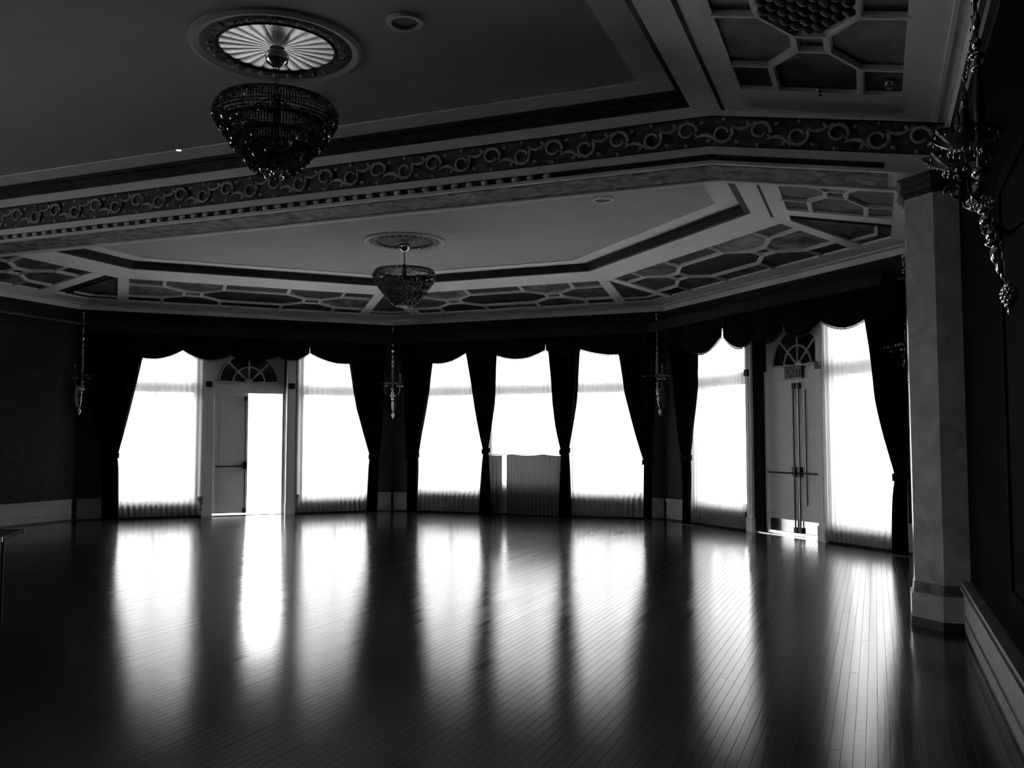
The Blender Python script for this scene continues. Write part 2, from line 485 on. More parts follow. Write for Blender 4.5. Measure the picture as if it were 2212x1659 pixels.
drape('B', [(0, 0.25), (1.25, 0.22), (2.4, 0.0), (3.8, -0.12)], [(0, 0.57), (1.0, 0.545), (1.26, 0.52), (1.7, 0.62), (2.24, 0.74), (2.9, 0.87), (3.33, 0.95), (3.8, 1.02)],
      'dark velvet drape tied back on the open-door wall, beside the bare dark wall', 1.26)
drape('B', [(0, 5.61), (1.0, 5.66), (1.23, 5.69), (1.7, 5.54), (2.31, 5.37), (3.34, 5.20), (3.8, 5.12)], [(0, 5.87), (1.25, 5.90), (2.4, 6.0), (3.8, 6.05)],
      'dark velvet drape tied back on the open-door wall, next to the three-window wall', 1.24)
drape('C', [(0, 0.43), (1.25, 0.42), (2.4, 0.32), (3.8, 0.25)], [(0, 0.68), (1.23, 0.70), (1.7, 0.78), (2.62, 0.95), (3.32, 1.06), (3.8, 1.12)],
      'dark velvet drape tied back on the three-window wall, beside the open-door wall', 1.24)
drape('C', [(0, 2.20), (1.0, 2.25), (1.35, 2.28), (1.9, 2.17), (2.6, 2.04), (3.37, 1.91), (3.8, 1.82)], [(0, 2.52), (1.0, 2.43), (1.4, 2.41), (1.9, 2.50), (2.39, 2.57), (3.4, 2.62), (3.8, 2.68)],
      'narrow velvet drape tied in the middle, on the open-door side of the half-curtained window', 1.36, 6)
drape('C', [(0, 3.99), (1.0, 4.04), (1.35, 4.05), (1.9, 3.93), (2.38, 3.86), (3.44, 3.77), (3.8, 3.70)], [(0, 4.29), (1.0, 4.25), (1.36, 4.23), (1.9, 4.33), (2.37, 4.40), (3.43, 4.47), (3.8, 4.54)],
      'narrow velvet drape tied in the middle, on the exit-door side of the half-curtained window', 1.36, 6)
drape('C', [(0, 5.81), (1.13, 5.82), (1.6, 5.68), (2.54, 5.44), (3.33, 5.33), (3.8, 5.27)], [(0, 5.98), (1.2, 6.0), (2.4, 6.08), (3.8, 6.12)],
      'dark velvet drape tied back on the three-window wall, beside the exit-door wall', 1.16)
drape('D', [(0, 0.74), (1.24, 0.72), (2.4, 0.45), (3.8, 0.30)], [(0, 0.97), (1.24, 1.0), (1.8, 1.10), (2.64, 1.28), (3.3, 1.33), (3.8, 1.36)],
      'dark velvet drape tied back on the exit-door wall, beside the three-window wall', 1.24)
drape('D', [(0, 5.95), (0.8, 5.97), (1.07, 6.0), (1.6, 5.85), (2.19, 5.71), (3.35, 5.55), (3.8, 5.47)], [(0, 6.20), (1.2, 6.22), (2.4, 6.26), (3.8, 6.3)],
      'dark velvet drape tied back beside the marble column', 1.08)

# ---- valances: swags with fringe under a dark board
def valance(w, bounds, depth, label):
    off = 0.46
    u0, u1 = bounds[0][0], bounds[-1][0]
    root = empty('swag_valance', W(w, 3.1, 0, 3.2), label=label, cat='valance', group='swag valances')
    inv = [-c for c in root.location]
    q = MB(); b0, b1 = FR[w][3][0] + 0.245, FR[w][3][1] - 0.245
    wbox(q, w, b0, b1, 0.02, 0.56, 3.84, 3.90); wbox(q, w, b0, b1, 0.54, 0.57, 3.72, 3.84)
    o = q.build('pelmet_board', M['cornice'], root); o.location = inv
    for i in range(len(bounds) - 1):
        (a, za), (b, zb) = bounds[i], bounds[i + 1]
        dp = depth[i]
        A = ref(w, a, za, off); B = ref(w, b, zb, off)
        z3 = ref(w, (a + b) / 2, dp, off)[1]
        def bot(s):
            base = A[1] + (B[1] - A[1]) * s
            return base + (z3 - (A[1] + B[1]) / 2) * 4 * s * (1 - s)
        def fn(s, t):
            u = A[0] + (B[0] - A[0]) * s
            z = 3.86 + (bot(s) - 3.86) * t
            fold = 0.022 * math.sin(t * 2 * PI * 5 + 0.6 * math.cos(2 * PI * s)) * math.sin(PI * s) ** 0.6
            bulge = 0.10 * math.sin(PI * s) * math.sin(PI * min(1, t * 1.05)) * (0.4 + 0.6 * t)
            return W(w, u, off - 0.04 + bulge + fold + 0.03 * (i % 2), z)
        o = MB().grid(fn, 22, 36).build('swag', M['velvet'], root, smooth=True); o.location = inv
        fr = MB()
        nfr = int(abs(B[0] - A[0]) / 0.022)
        for k in range(nfr):
            s = (k + 0.5) / nfr
            c = W(w, A[0] + (B[0] - A[0]) * s, off - 0.04 + 0.03 * (i % 2), bot(s) - 0.012 - 0.008 * random.random())
            fr.bead(c, 0.008, 0.03, 4)
        o = fr.build('fringe', M['fringe'], root, kind='stuff'); o.location = inv
valance('B', [(0.02, 3.5), (0.5, 3.45), (1.71, 3.45), (2.66, 3.38), (3.66, 3.40), (4.33, 3.49), (5.75, 3.44), (6.0, 3.5)], [3.40, 3.25, 3.27, 3.28, 3.33, 3.28, 3.42], 'dark swagged valance with fringe above the open-door wall')
valance('C', [(0.2, 3.5), (0.6, 3.46), (1.88, 3.51), (2.58, 3.43), (3.71, 3.50), (4.48, 3.49), (5.8, 3.42), (5.9, 3.5)], [3.42, 3.29, 3.36, 3.33, 3.38, 3.35, 3.4], 'dark swagged valance with fringe above the three-window wall')
valance('D', [(0.2, 3.5), (0.75, 3.46), (2.03, 3.48), (2.95, 3.40), (3.70, 3.40), (4.55, 3.47), (5.60, 3.40), (6.1, 3.5)], [3.42, 3.22, 3.22, 3.24, 3.27, 3.28, 3.4], 'dark swagged valance with fringe above the closed exit door')

# ---- doors
DO = -0.30
def panel_leaf(w, a, b, root, name='door_leaf', bottom=0.0):
    q = MB(); wbox(q, w, a, b, DO - 0.025, DO + 0.02, bottom, 2.602)
    leaf = q.build(name, M['paint'], root)
    for (c, d) in ((0.28, 0.92), (1.12, 1.72), (1.82, 2.42)):
        q = MB(); wbox(q, w, a + 0.12, b - 0.12, DO + 0.02, DO + 0.034, c, d); q.build('raised_panel', M['paint'], leaf)
    return leaf
def door_unit(name, w, single):
    root = empty(name, kind='structure')
    a, b = DOOR[w]; c = (a + b) / 2
    # surround: pilasters and header proud of the wall
    pw = 0.19 if single else 0.15
    for (p0, p1) in ((a - pw, a), (b, b + pw)):
        q = MB(); wbox(q, w, p0, p1, 0, 0.05, 0.12, 3.45); wbox(q, w, p0 + 0.05, p1 - 0.05, 0.05, 0.062, 0.3, 3.3); wbox(q, w, p0 - 0.01, p1 + 0.01, 0, 0.07, 0.0, 0.24)
        q.build('pilaster', M['paint'], root)
        q = MB(); wbox(q, w, p0 + 0.03, p1 - 0.03, 0.05, 0.10, 2.70, 2.82); q.build('corner_block', M['hardware'], root)
    q = MB(); wbox(q, w, a, a + 0.045, DO - 0.05, DO + 0.05, 0, 2.60); wbox(q, w, b - 0.045, b, DO - 0.05, DO + 0.05, 0, 2.60); wbox(q, w, a, b, DO - 0.05, DO + 0.05, 2.60, 2.78)
    q.build('door_frame', M['paint'], root)
    # fanlight: plate with an arched light of eight dark panes
    q = MB(); wbox(q, w, a, b, DO - 0.03, DO, 2.78, DZ1); q.build('fan_plate', M['paint'], root)
    R1, R2, zc = 0.60, 0.33, 2.84
    for (ri, ro) in ((0.09, R2 - 0.015), (R2 + 0.02, R1)):
        for k in range(4):
            a0, a1 = PI * k / 4 + 0.05 * R1 / ro, PI * (k + 1) / 4 - 0.05 * R1 / ro
            pts = [(ro * math.cos(a0 + (a1 - a0) * i / 6), ro * math.sin(a0 + (a1 - a0) * i / 6)) for i in range(7)] + [(ri * math.cos(a1 + (a0 - a1) * i / 4), ri * math.sin(a1 + (a0 - a1) * i / 4)) for i in range(5)]
            MB().prism([W(w, c + x, DO + 0.0, zc + z) for x, z in pts], [W(w, c + x, DO + 0.006, zc + z) for x, z in pts]).build('fan_pane', M['darkglass'], root)
    q = MB()
    for rr in (R2, R1 + 0.02):
        q.tube([W(w, c + rr * math.cos(PI * i / 24), DO + 0.012, zc + rr * math.sin(PI * i / 24)) for i in range(25)], 0.017, 6)
    for k in range(5):
        q.tube([W(w, c + 0.05 * math.cos(PI * k / 4), DO + 0.012, zc + 0.05 * math.sin(PI * k / 4)), W(w, c + R1 * math.cos(PI * k / 4), DO + 0.012, zc + R1 * math.sin(PI * k / 4))], 0.014, 6)
    q.build('muntin', M['moulding'], root)
    leaf_l = panel_leaf(w, a + 0.05, c - 0.004, root, bottom=0.028)
    leaves = [(leaf_l, a + 0.05, c - 0.004, 1)]
    if single:
        # right leaf stands open, swung out onto the terrace
        lb = MB(); h = Vector(W(w, b - 0.05, DO - 0.04, 0)); n = -FR[w][2].to_3d(); t = FR[w][1].to_3d()
        d = (n * math.cos(0.10) + t * math.sin(0.10)); p = Vector((d.y, -d.x, 0)) * 0.045
        e = h + d * 0.70
        cs = [h, e, e + p, h + p]
        lb.hexa([(v.x, v.y, 0.02) for v in cs] + [(v.x, v.y, 2.56) for v in cs]); lb.build('open_leaf', M['paint'], root)
    else:
        leaves.append((panel_leaf(w, c + 0.004, b - 0.05, root, bottom=0.028), c + 0.004, b - 0.05, -1))
    for lf, p0, p1, sd in leaves:
        rx = p1 - 0.06 if sd > 0 else p0 + 0.06
        q = MB()
        q.tube([W(w, rx, DO + 0.055, 0.06), W(w, rx, DO + 0.055, 2.5)], 0.012, 8); q.build('vertical_rod', M['hardware'], lf)
        q = MB(); wbox(q, w, rx - 0.035, rx + 0.035, DO + 0.02, DO + 0.085, 0.97, 1.13); wbox(q, w, rx - 0.025, rx + 0.025, DO + 0.02, DO + 0.07, 2.44, 2.54); wbox(q, w, rx - 0.03, rx + 0.03, DO + 0.02, DO + 0.07, 0.03, 0.13)
        q.build('latch_case', M['hardware'], lf)
        q = MB(); q.tube([W(w, p0 + 0.05, DO + 0.09, 1.03), W(w, p1 - 0.05, DO + 0.09, 1.03)], 0.014, 8)
        q.tube([W(w, p0 + 0.05, DO + 0.09, 1.03), W(w, p0 + 0.05, DO + 0.02, 1.03)], 0.014, 8); q.tube([W(w, p1 - 0.05, DO + 0.09, 1.03), W(w, p1 - 0.05, DO + 0.02, 1.03)], 0.014, 8)
        q.build('panic_bar', M['hardware'], lf)
        if not single:
            q = MB(); wbox(q, w, p0 + 0.03, p1 - 0.03, DO + 0.02, DO + 0.026, 0.04, 0.24); q.build('kick_plate', M['steel'], lf)
    if not single:
        q = MB(); q.tube([W(w, c + 0.22, DO + 0.05, 0.5), W(w, c + 0.22, DO + 0.05, 2.42)], 0.009, 6); q.build('pull_rod', M['hardware'], leaves[1][0])
    q = MB(); wbox(q, w, a, b, DO - 0.06, 0.0, 0.0, 0.012); q.build('threshold', M['chrome'], root)
door_unit('door_1', 'B', True)
door_unit('door_2', 'D', False)

# EXIT sign over the closed door
es = empty('exit_sign', W('D', 3.56, DO + 0.03, 2.60), math.atan2(-1, 1) , label='dark exit sign with pale letters over the closed double door', cat='sign')
q = MB(); q.box((-0.21, -0.07, 0.02), (0.21, -0.005, 0.215)); q.build('sign_box', M['signface'], es)
q = MB(); q.box((-0.22, -0.085, 0.0), (0.22, 0.0, 0.02)); q.build('base_rail', M['plastic'], es)
tcu = bpy.data.curves.new('EXIT', 'FONT'); tcu.body = 'EXIT'; tcu.size = 0.19; tcu.extrude = 0.004; tcu.align_x = 'CENTER'; tcu.align_y = 'CENTER'
tob = bpy.data.objects.new('tmp', tcu); COL.objects.link(tob)
me = bpy.data.meshes.new_from_object(tob); bpy.data.objects.remove(tob); me.materials.append(M['letter'])
lt = link_mesh('lettering', me, es, (0, -0.074, 0.118)); lt.rotation_euler = (PI / 2, 0, 0)

# denser half-height curtain in the middle window, its two panels leave a slit
def cafe_build(nt):
    return _mix(nt, 0.055, _sh(nt, 'Diffuse', 0.10), _sh(nt, 'Translucent', 0.9))
M['cafe'] = mix_mat('dense_voile', cafe_build)
cf = empty('cafe_curtain', W('C', 3.25, 0.15, 0), label='grey half-height curtain in two panels with a bright slit, middle window', cat='curtain')
for (a, b) in ((2.36, 2.735), (2.85, 4.14)):
    def cfn(s_, t):
        u = a + (b - a) * s_
        zt = 1.27 + 0.01 * math.sin(u * 9)
        o = 0.150 + 0.022 * math.sin(u * 2 * PI / 0.085 + 1.5 * math.sin(u * 4)) * (1 - 0.3 * t)
        return W('C', u, o, 0.02 + (zt - 0.02) * t)
    o = MB().grid(cfn, int((b - a) / 0.01), 4).build('curtain_panel', M['cafe'], cf, smooth=True); o.location = [-c for c in cf.location]
q = MB(); q.tube([W('C', 2.30, 0.15, 1.285), W('C', 4.20, 0.15, 1.285)], 0.006, 6); o = q.build('curtain_wire', M['chrome'], cf); o.location = [-c for c in cf.location]

# ------------------------------------------------------------------ ceiling
ceil_root = empty('ceiling', kind='structure')
def slab_flat(name, poly, z0, z1, m, parent, **kw):
    return MB().prism([(p[0], p[1], z0) for p in poly], [(p[0], p[1], z1) for p in poly]).build(name, m, parent, **kw)
def zc(d): return H0 + SL * d
def S(w, u, d, h=0.0):
    """point on the sloping border: u along the wall, d in from it, h above the surface"""
    return W(w, u, d, zc(d) + h)
def sslab(mb, w, poly, h0, h1):
    # keep the lower face down
    return mb.prism([S(w, u, d, h0) for u, d in poly], [S(w, u, d, h1) for u, d in poly])
T8 = math.tan(PI / 8)
def offs(pts, d):
    return pts
# far tray polygon (distance DT from the walls), closed by the beam
xr, xl = XR - DT, XL + DT
def tray_poly(d):
    cD = 14.39 - d * S2; yC = YB - d
    cB = 28.47 - d * S2
    return [(XR - d, YBEAM + 0.6), (XR - d, cD - (XR - d)), (cD - yC, yC), (yC - cB, yC), (XL + d, XL + d + cB), (XL + d, YBEAM + 0.6)]
TP = tray_poly(DT)
slab_flat('tray_ceiling', tray_poly(DT - 0.05), ZF, ZF + 0.06, M['tray'], ceil_root)
slab_flat('tray_ceiling', [(xr + 0.05, YF - 0.1), (xr + 0.05, YBEAM + 0.05), (xl - 0.05, YBEAM + 0.05), (xl - 0.05, YF - 0.1)], ZN, ZN + 0.06, M['tray'], ceil_root)
def ring_strip(name, p_out, p_in, z0, z1, m, closed=False):
    n = len(p_out)
    for i in range(n if closed else n - 1):
        j = (i + 1) % n
        quad = [p_out[i], p_out[j], p_in[j], p_in[i]]
        slab_flat(name, quad, z0, z1, m, ceil_root)
# lip of the far tray, and a flat pale moulding inside it
ring_strip('lip_moulding', tray_poly(DT - 0.03), tray_poly(DT + 0.05), 4.70, ZF, M['lip'])
ring_strip('lip_moulding', tray_poly(DT + 0.05), tray_poly(DT + 0.10), 4.80, ZF, M['lip'])
ring_strip('tray_moulding', tray_poly(DT + 0.10), tray_poly(DT + 0.42), ZF - 0.015, ZF, M['plaster'])
# lip of the near tray: along the right side and along the beam
near = lambda k: [(xr - k, YF), (xr - k, YBEAM - 0.001 - max(k, 0)), (xl + k, YBEAM - 0.001 - max(k, 0)), (xl + k, YF)]
ring_strip('lip_moulding', near(-0.03), near(0.05), 4.72, ZN, M['lip'])
ring_strip('lip_moulding', near(0.05), near(0.10), 4.82, ZN, M['lip'])
ring_strip('tray_moulding', near(0.10), near(0.40), ZN - 0.015, ZN, M['plaster'])

D0, D1 = 0.43, 1.71
def cells():
    q, hv, hu, vv = 0.14, 0.18, 0.53, 0.52
    out = []
    out.append(('oct', [(1 - q, hv), (hu, vv), (-hu, vv), (-1 + q, hv), (-1 + q, -hv), (-hu, -vv), (hu, -vv), (1 - q, -hv)]))
    for s in (1, -1):
        out.append(('sq', [(s - q, -hv), (s + q, -hv), (s + q, hv), (s - q, hv)]))
        out.append(('mid', [(s * (1 + q), -hv), (s * (2 - hu), -vv), (s * 2, -vv), (s * 2, vv), (s * (2 - hu), vv), (s * (1 + q), hv)]))
        out.append(('sq', [(-hu, s * vv), (hu, s * vv), (hu, s * 1), (-hu, s * 1)]))
        for t in (1, -1):
            out.append(('side', [(t * hu, s), (t * hu, s * vv), (t * (1 - q), s * hv), (t * (1 + q), s * hv), (t * (2 - hu), s * vv), (t * (2 - hu), s)]))
            out.append(('sq', [(t * (2 - hu), s * vv), (t * 2, s * vv), (t * 2, s), (t * (2 - hu), s)]))
    return out
CELLS = cells()
def ribs():
    seen = set(); out = []
    for _, p in CELLS:
        for i in range(len(p)):
            a, b = p[i], p[(i + 1) % len(p)]
            if abs(a[0]) == 2 and abs(b[0]) == 2 or abs(a[1]) == 1 and abs(b[1]) == 1: continue
            key = tuple(sorted((tuple(round(c, 3) for c in a), tuple(round(c, 3) for c in b))))
            if key not in seen: seen.add(key); out.append((a, b))
    return out
RIBS = ribs()
panel_mats = [mat('painted_panel_%d' % i, b, 0.5, spec=0.3, dark=d, scale=s) for i, (b, d, s) in enumerate([(0.30, 0.03, 3.0), (0.12, 0.02, 4.0), (0.04, 0.014, 3.0), (0.20, 0.02, 3.6)])]
def segment(w, uc, half, boss=False):
    """one coffered panel field, centre uc, half length, on the sloping border of wall w"""
    vc, vh = (D0 + D1) / 2, (D1 - D0) / 2
    P = lambda i, j: (uc + i * half / 2, vc - j * vh)
    for kind, p in CELLS:
        m = panel_mats[random.randrange(4)] if kind in ('side', 'mid') else (M['panel_dark'] if kind == 'oct' else panel_mats[random.choice((1, 2, 2))])
        poly = [P(*c) for c in p]
        a = sum(poly[i][0] * poly[(i + 1) % len(poly)][1] - poly[(i + 1) % len(poly)][0] * poly[i][1] for i in range(len(poly)))
        if a > 0: poly = poly[::-1]
        mb = MB(); sslab(mb, w, poly, 0.030, 0.045)
        mb.build('panel', m, ceil_root)
    mb = MB(); hw = 0.032
    for a, b in RIBS:
        a, b = Vector(P(*a)), Vector(P(*b)); d = (b - a).normalized(); n = Vector((-d.y, d.x))
        a = a - d * hw * 0.6; b = b + d * hw * 0.6
        for (wd, h0, h1) in ((hw, 0.004, 0.032), (hw * 0.5, -0.010, 0.006)):
            sslab(mb, w, [tuple(a - n * wd), tuple(b - n * wd), tuple(b + n * wd), tuple(a + n * wd)], h0, h1)
    mb.build('rib_lattice', M['moulding'], ceil_root)
    if boss:
        bm = MB().lathe([(0.055, 0.03), (0.05, 0.0), (0.03, -0.02), (0.008, -0.028)], 10).mesh('boss', mat('boss_relief', 0.09, 0.5, dark=0.02, scale=20), True)
        for r in range(-5, 6):
            for c in range(-8, 9):
                i, j = (c + (r % 2) * 0.5) * 0.15 / half * 2, r * 0.11
                if abs(j) < 0.46 and abs(i) < 0.84 and abs(i) + abs(j) < 0.96 and i > -0.35 if w != 'E' else (abs(j) < 0.46 and abs(i) < 0.80 and abs(i) + abs(j) < 0.94 and i < 0.3):
                    o = link_mesh('boss', bm, ceil_root, S(w, *P(i, j)))
SEG = {'B': (2.99, 2.25), 'C': (3.13, 2.18), 'D': (3.26, 2.25)}
def border(w, u0, u1, mit0, mit1, segs):
    """sloping border of one wall: backing, outer and inner margins, end ribs, coffers. mit = tan of mitre at each end"""
    e = lambda d: (u0 + mit0 * d, u1 - mit1 * d)
    back = MB(); (a, b), (c, d_) = e(0.0), e(DT)
    sslab(back, w, [(a, 0.0), (c, DT), (d_, DT), (b, 0.0)], 0.05, 0.08); back.build('backing', M['panel_dark'], ceil_root)
    for (da, db, nm) in ((-0.05, D0, 'outer_margin'), (D1, DT, 'inner_margin')):
        (a, b), (c, d_) = e(da), e(db)
        mb = MB(); sslab(mb, w, [(a, da), (c, db), (d_, db), (b, da)], 0.0, 0.05); mb.build(nm, M['plaster'], ceil_root)
    (a, b), (c, d_) = e(1.93), e(1.965)
    if w == 'E':
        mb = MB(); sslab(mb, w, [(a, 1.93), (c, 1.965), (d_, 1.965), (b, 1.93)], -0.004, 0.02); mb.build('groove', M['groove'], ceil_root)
    (a, b), (c, d_) = e(0.14), e(0.17)
    mb = MB(); sslab(mb, w, [(a, 0.14), (c, 0.17), (d_, 0.17), (b, 0.14)], -0.018, 0.01); mb.build('bead_moulding', M['moulding'], ceil_root)
    for uc, half, l0, l1, bs in segs:
        segment(w, uc, half, bs)
        for (p0, p1) in ((uc - half - l0, uc - half), (uc + half, uc + half + l1)):
            if p1 > p0 + 0.01:
                mb = MB(); sslab(mb, w, [(p0, D0), (p0, D1), (p1, D1), (p1, D0)], -0.006, 0.05); mb.build('cross_rib', M['plaster'], ceil_root)
RB = 0.20
border('B', -0.27, 6.25, T8, T8, [(2.99, 3.26 - D1 * T8 - RB, RB, RB, False)])
border('C', 0.0, 6.26, T8, T8, [(3.13, 3.13 - D1 * T8 - RB, RB, RB, False)])
border('D', 0.0, 6.52, T8, T8, [(3.26, 3.26 - D1 * T8 - RB, RB, RB, False)])
# right wall: u counts from the D/E corner towards the camera
border('E', 0.0, 13.69 - 9.1, T8, 0, [(13.69 - 10.5 + 0.12, 1.98, 0.30, 0.3, False)])
border('E', 13.69 - YBEAM, 18.69, 0, 0, [(13.69 - 5.93, 1.98, 0.59, 0.5, True), (13.69 - 0.9, 1.98, 0.57, 0.5, False)])
border('A', 9.1 + 5, 18.69, 0, T8, [(10.5 + 5 - 0.12, 1.98, 0.3, 0.30, False)])
border('A', 0.0, YBEAM + 5, 0, 0, [])
fill = MB(); sslab(fill, 'A', [(0, D0), (0, D1), (YBEAM + 5, D1), (YBEAM + 5, D0)], 0.0, 0.05); fill.build('margin_fill', M['plaster'], ceil_root)
# triangular panels with a bar at each corner
for (w, side, us) in (('B', 1, 6.25), ('C', 0, 0.0), ('C', 1, 6.26), ('D', 0, 0.0), ('D', 1, 6.52), ('E', 0, 0.0), ('B', 0, -0.27), ('A', 1, 18.69)):
    s = -1 if side else 1
    o = us + s * D1 * T8
    poly = [(us + s * D0 * T8, D0), (o, D1), (o, D0)]
    ar = sum(poly[i][0] * poly[(i + 1) % 3][1] - poly[(i + 1) % 3][0] * poly[i][1] for i in range(3))
    if ar > 0: poly = poly[::-1]
    mb = MB(); sslab(mb, w, poly, 0.03, 0.045); mb.build('corner_panel', panel_mats[1], ceil_root)
    k0, k1 = D0 + 0.17, D0 + 0.21
    bar = [(us + s * k0 * T8, k0), (us + s * k1 * T8, k1), (o, k1), (o, k0)]
    if s < 0: bar = bar[::-1]
    mb = MB(); sslab(mb, w, bar, 0.0, 0.032); mb.build('corner_bar', M['moulding'], ceil_root)
# roof slab above everything
slab_flat('roof_slab', [(p.x * 1.0, p.y) for p in POLY], 5.0, 5.12, M['cornice'], ceil_root)

# cornice below the ceiling line on each wall
cn = 1
for w, a, b in (('B', -0.27, 6.25), ('C', 0, 6.26), ('D', 0, 6.52), ('E', 0, 13.69 - 9.0), ('E', 13.69 - 8.4, 18.69), ('A', 0, 18.69)):
    cn += 1
    root = empty('trim_%d' % cn, kind='structure')
    def run(name, prof, m):
        m0 = T8 if (w in 'BCD' or (w == 'E' and a == 0)) else 0
        m1 = T8 if (w in 'BCD' or w == 'A') else 0
        mb = MB()
        mb.prism([W(w, a + m0 * o, o, z) for o, z in prof], [W(w, b - m1 * o, o, z) for o, z in prof]); mb.build(name, m, root)
    run('crown', [(0, 4.06), (0.02, 4.06), (0.03, 4.14), (0.05, 4.20), (0, 4.20)], M['cornice'])
    run('crown_lip', [(0, 4.20), (0.05, 4.20), (0.06, 4.30), (0, 4.30)], M['plaster'])
    run('frieze_band', [(0, 3.94), (0.03, 3.94), (0.03, 4.06), (0, 4.06)], M['cornice'])
    run('bead', [(0, 3.90), (0.07, 3.90), (0.085, 3.92), (0.07, 3.94), (0, 3.94)], mat('cornice_bead', 0.10, 0.5))
    if w in 'EA': run('picture_rail', [(0, 3.80), (0.05, 3.80), (0.05, 3.84), (0, 3.84)], M['cornice'])

# ------------------------------------------------------------------ beam across the hall
XB = -1.37
XBL = XL + XR - XB
def drop(x):
    return 0.165 * max(0, x - XB, XBL - x)
beam = empty('trim_9', kind='structure')
def bband(name, y0, y1, z0, z1, m, xa=XL, xb=XR, parent=beam):
    xs = [xa] + [v for v in (XBL, XB) if xa < v < xb] + [xb]
    mb = MB()
    for a, b in zip(xs, xs[1:]):
        da, db = drop(a), drop(b)
        mb.hexa([(a, y0, z0 - da), (b, y0, z0 - db), (b, y1, z0 - db), (a, y1, z0 - da), (a, y0, z1 - da), (b, y0, z1 - db), (b, y1, z1 - db), (a, y1, z1 - da)])
    return mb.build(name, m, parent)
Y0 = YBEAM
bband('beam_core', Y0 + 0.03, Y0 + 0.62, 4.16, 5.0, M['plaster'])
bband('top_margin', Y0, Y0 + 0.03, 4.615, 4.74, M['plaster'])
bband('frieze_ground', Y0 + 0.012, Y0 + 0.03, 4.335, 4.60, M['frieze'], XL, 0.60)
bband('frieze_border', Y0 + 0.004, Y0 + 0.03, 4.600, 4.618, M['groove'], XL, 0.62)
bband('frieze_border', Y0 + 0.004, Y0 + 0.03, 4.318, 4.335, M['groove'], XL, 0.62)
bband('frieze_end', Y0, Y0 + 0.03, 4.31, 4.618, M['plaster'], 0.62, XR)
bband('lower_margin', Y0 - 0.012, Y0 + 0.03, 4.245, 4.318, M['plaster'])
bband('cove_strip', Y0 + 0.016, Y0 + 0.03, 4.185, 4.245, M['lip'], XL, 0.13)
bband('edge_moulding', Y0 - 0.01, Y0 + 0.05, 4.155, 4.185, M['moulding'])
bband('soffit_band', Y0 + 0.06, Y0 + 0.52, 4.150, 4.162, M['soffit'], XL, 0.16)
bband('edge_moulding', Y0 + 0.53, Y0 + 0.62, 4.135, 4.162, M['moulding'])
# scrolls of the frieze
def scroll_mesh(up):
    mb = MB(); s = 1 if up else -1
    sp = []
    for i in range(34):
        k = i / 33; a = -0.6 + k * 2.1 * PI; r = 0.092 - 0.045 * k
        sp.append((r * math.cos(a) * 1.05, -0.012, s * (0.02 + r * math.sin(a))))
    mb.tube(sp, [0.019 - 0.007 * i / 33 for i in range(34)], 5)
    # stem sweeping to the next scroll
    st = []
    for i in range(13):
        k = i / 12
        st.append((0.07 + 0.22 * k, -0.010, s * (-0.06 + 0.15 * k - 0.20 * k * k)))
    mb.tube(st, [0.021 * (1 - 0.6 * abs(2 * i / 12 - 1)) for i in range(13)], 5)
    # leaves curling off the ring
    for (cx, cz, rot, ln) in ((-0.10, 0.06, 2.2, 0.07), (0.11, 0.075, 0.5, 0.06), (-0.02, -0.095, -1.2, 0.05)):
        p0 = Vector((cx, -0.009, s * cz)); d = Vector((math.cos(rot), 0, s * math.sin(rot))); n = Vector((-d.z, 0, d.x))
        v = [p0, p0 + d * ln * 0.5 + n * 0.018, p0 + d * ln, p0 + d * ln * 0.5 - n * 0.018, p0 + d * ln * 0.45 + Vector((0, -0.008, 0))]
        mb.add(v, [(0, 1, 4), (1, 2, 4), (2, 3, 4), (3, 0, 4)])
    return mb.mesh('scroll', M['scroll'], True)
scr = (scroll_mesh(True), scroll_mesh(False))
x = 0.42; k = 0
while x > -12.9:
    o = link_mesh('scroll', scr[k % 2], beam, (x, Y0 + 0.012, 4.467 - drop(x)))
    if x > XB: o.rotation_euler = (0, math.atan(0.165), 0)
    x -= 0.335; k += 1
# bead row under the lower margin
bm = MB().lathe([(0.003, -0.045), (0.022, -0.03), (0.028, 0), (0.022, 0.03), (0.003, 0.045)], 8)
bm.v = [(z, y, x) for x, y, z in bm.v]
bme = bm.mesh('bead', M['moulding'], True)
x = -3.0
while x > -12.9:
    o = link_mesh('bead', bme, beam, (x, Y0 + 0.006, 4.215 - drop(x)))
    if x > XB: o.rotation_euler = (0, math.atan(0.165), 0)
    x -= 0.17

# ------------------------------------------------------------------ marble column under the beam end
cx, cyy, ap = 0.652, 8.735, 0.362
col = empty('marble_column', (cx, cyy, 0), label='grey marble octagonal column holding up the end of the scroll-frieze beam', cat='column')
def octo(r, z): return [(r / math.cos(PI / 8) * math.cos(PI / 8 + k * PI / 4), r / math.cos(PI / 8) * math.sin(PI / 8 + k * PI / 4), z) for k in range(8)]
def oct_stack(name, rz, m, **kw):
    mb = MB()
    for (r0, z0), (r1, z1) in zip(rz, rz[1:]): mb.prism(octo(r0, z0), octo(r1, z1))
    return mb.build(name, m, col, **kw)
oct_stack('toe', [(ap + 0.035, 0.0), (ap + 0.035, 0.075)], M['toe'])
oct_stack('plinth', [(ap + 0.03, 0.075), (ap + 0.03, 0.26), (ap + 0.012, 0.28)], M['marble'])
oct_stack('base_band', [(ap + 0.012, 0.28), (ap + 0.006, 0.37)], M['marble_dark'])
oct_stack('shaft', [(ap, 0.37), (ap, 3.66)], M['marble'])
oct_stack('capital', [(ap + 0.01, 3.66), (ap + 0.01, 3.69), (ap + 0.035, 3.70), (ap + 0.05, 3.74), (ap + 0.02, 3.76), (ap + 0.03, 3.80), (ap + 0.06, 3.835)], M['lip'])

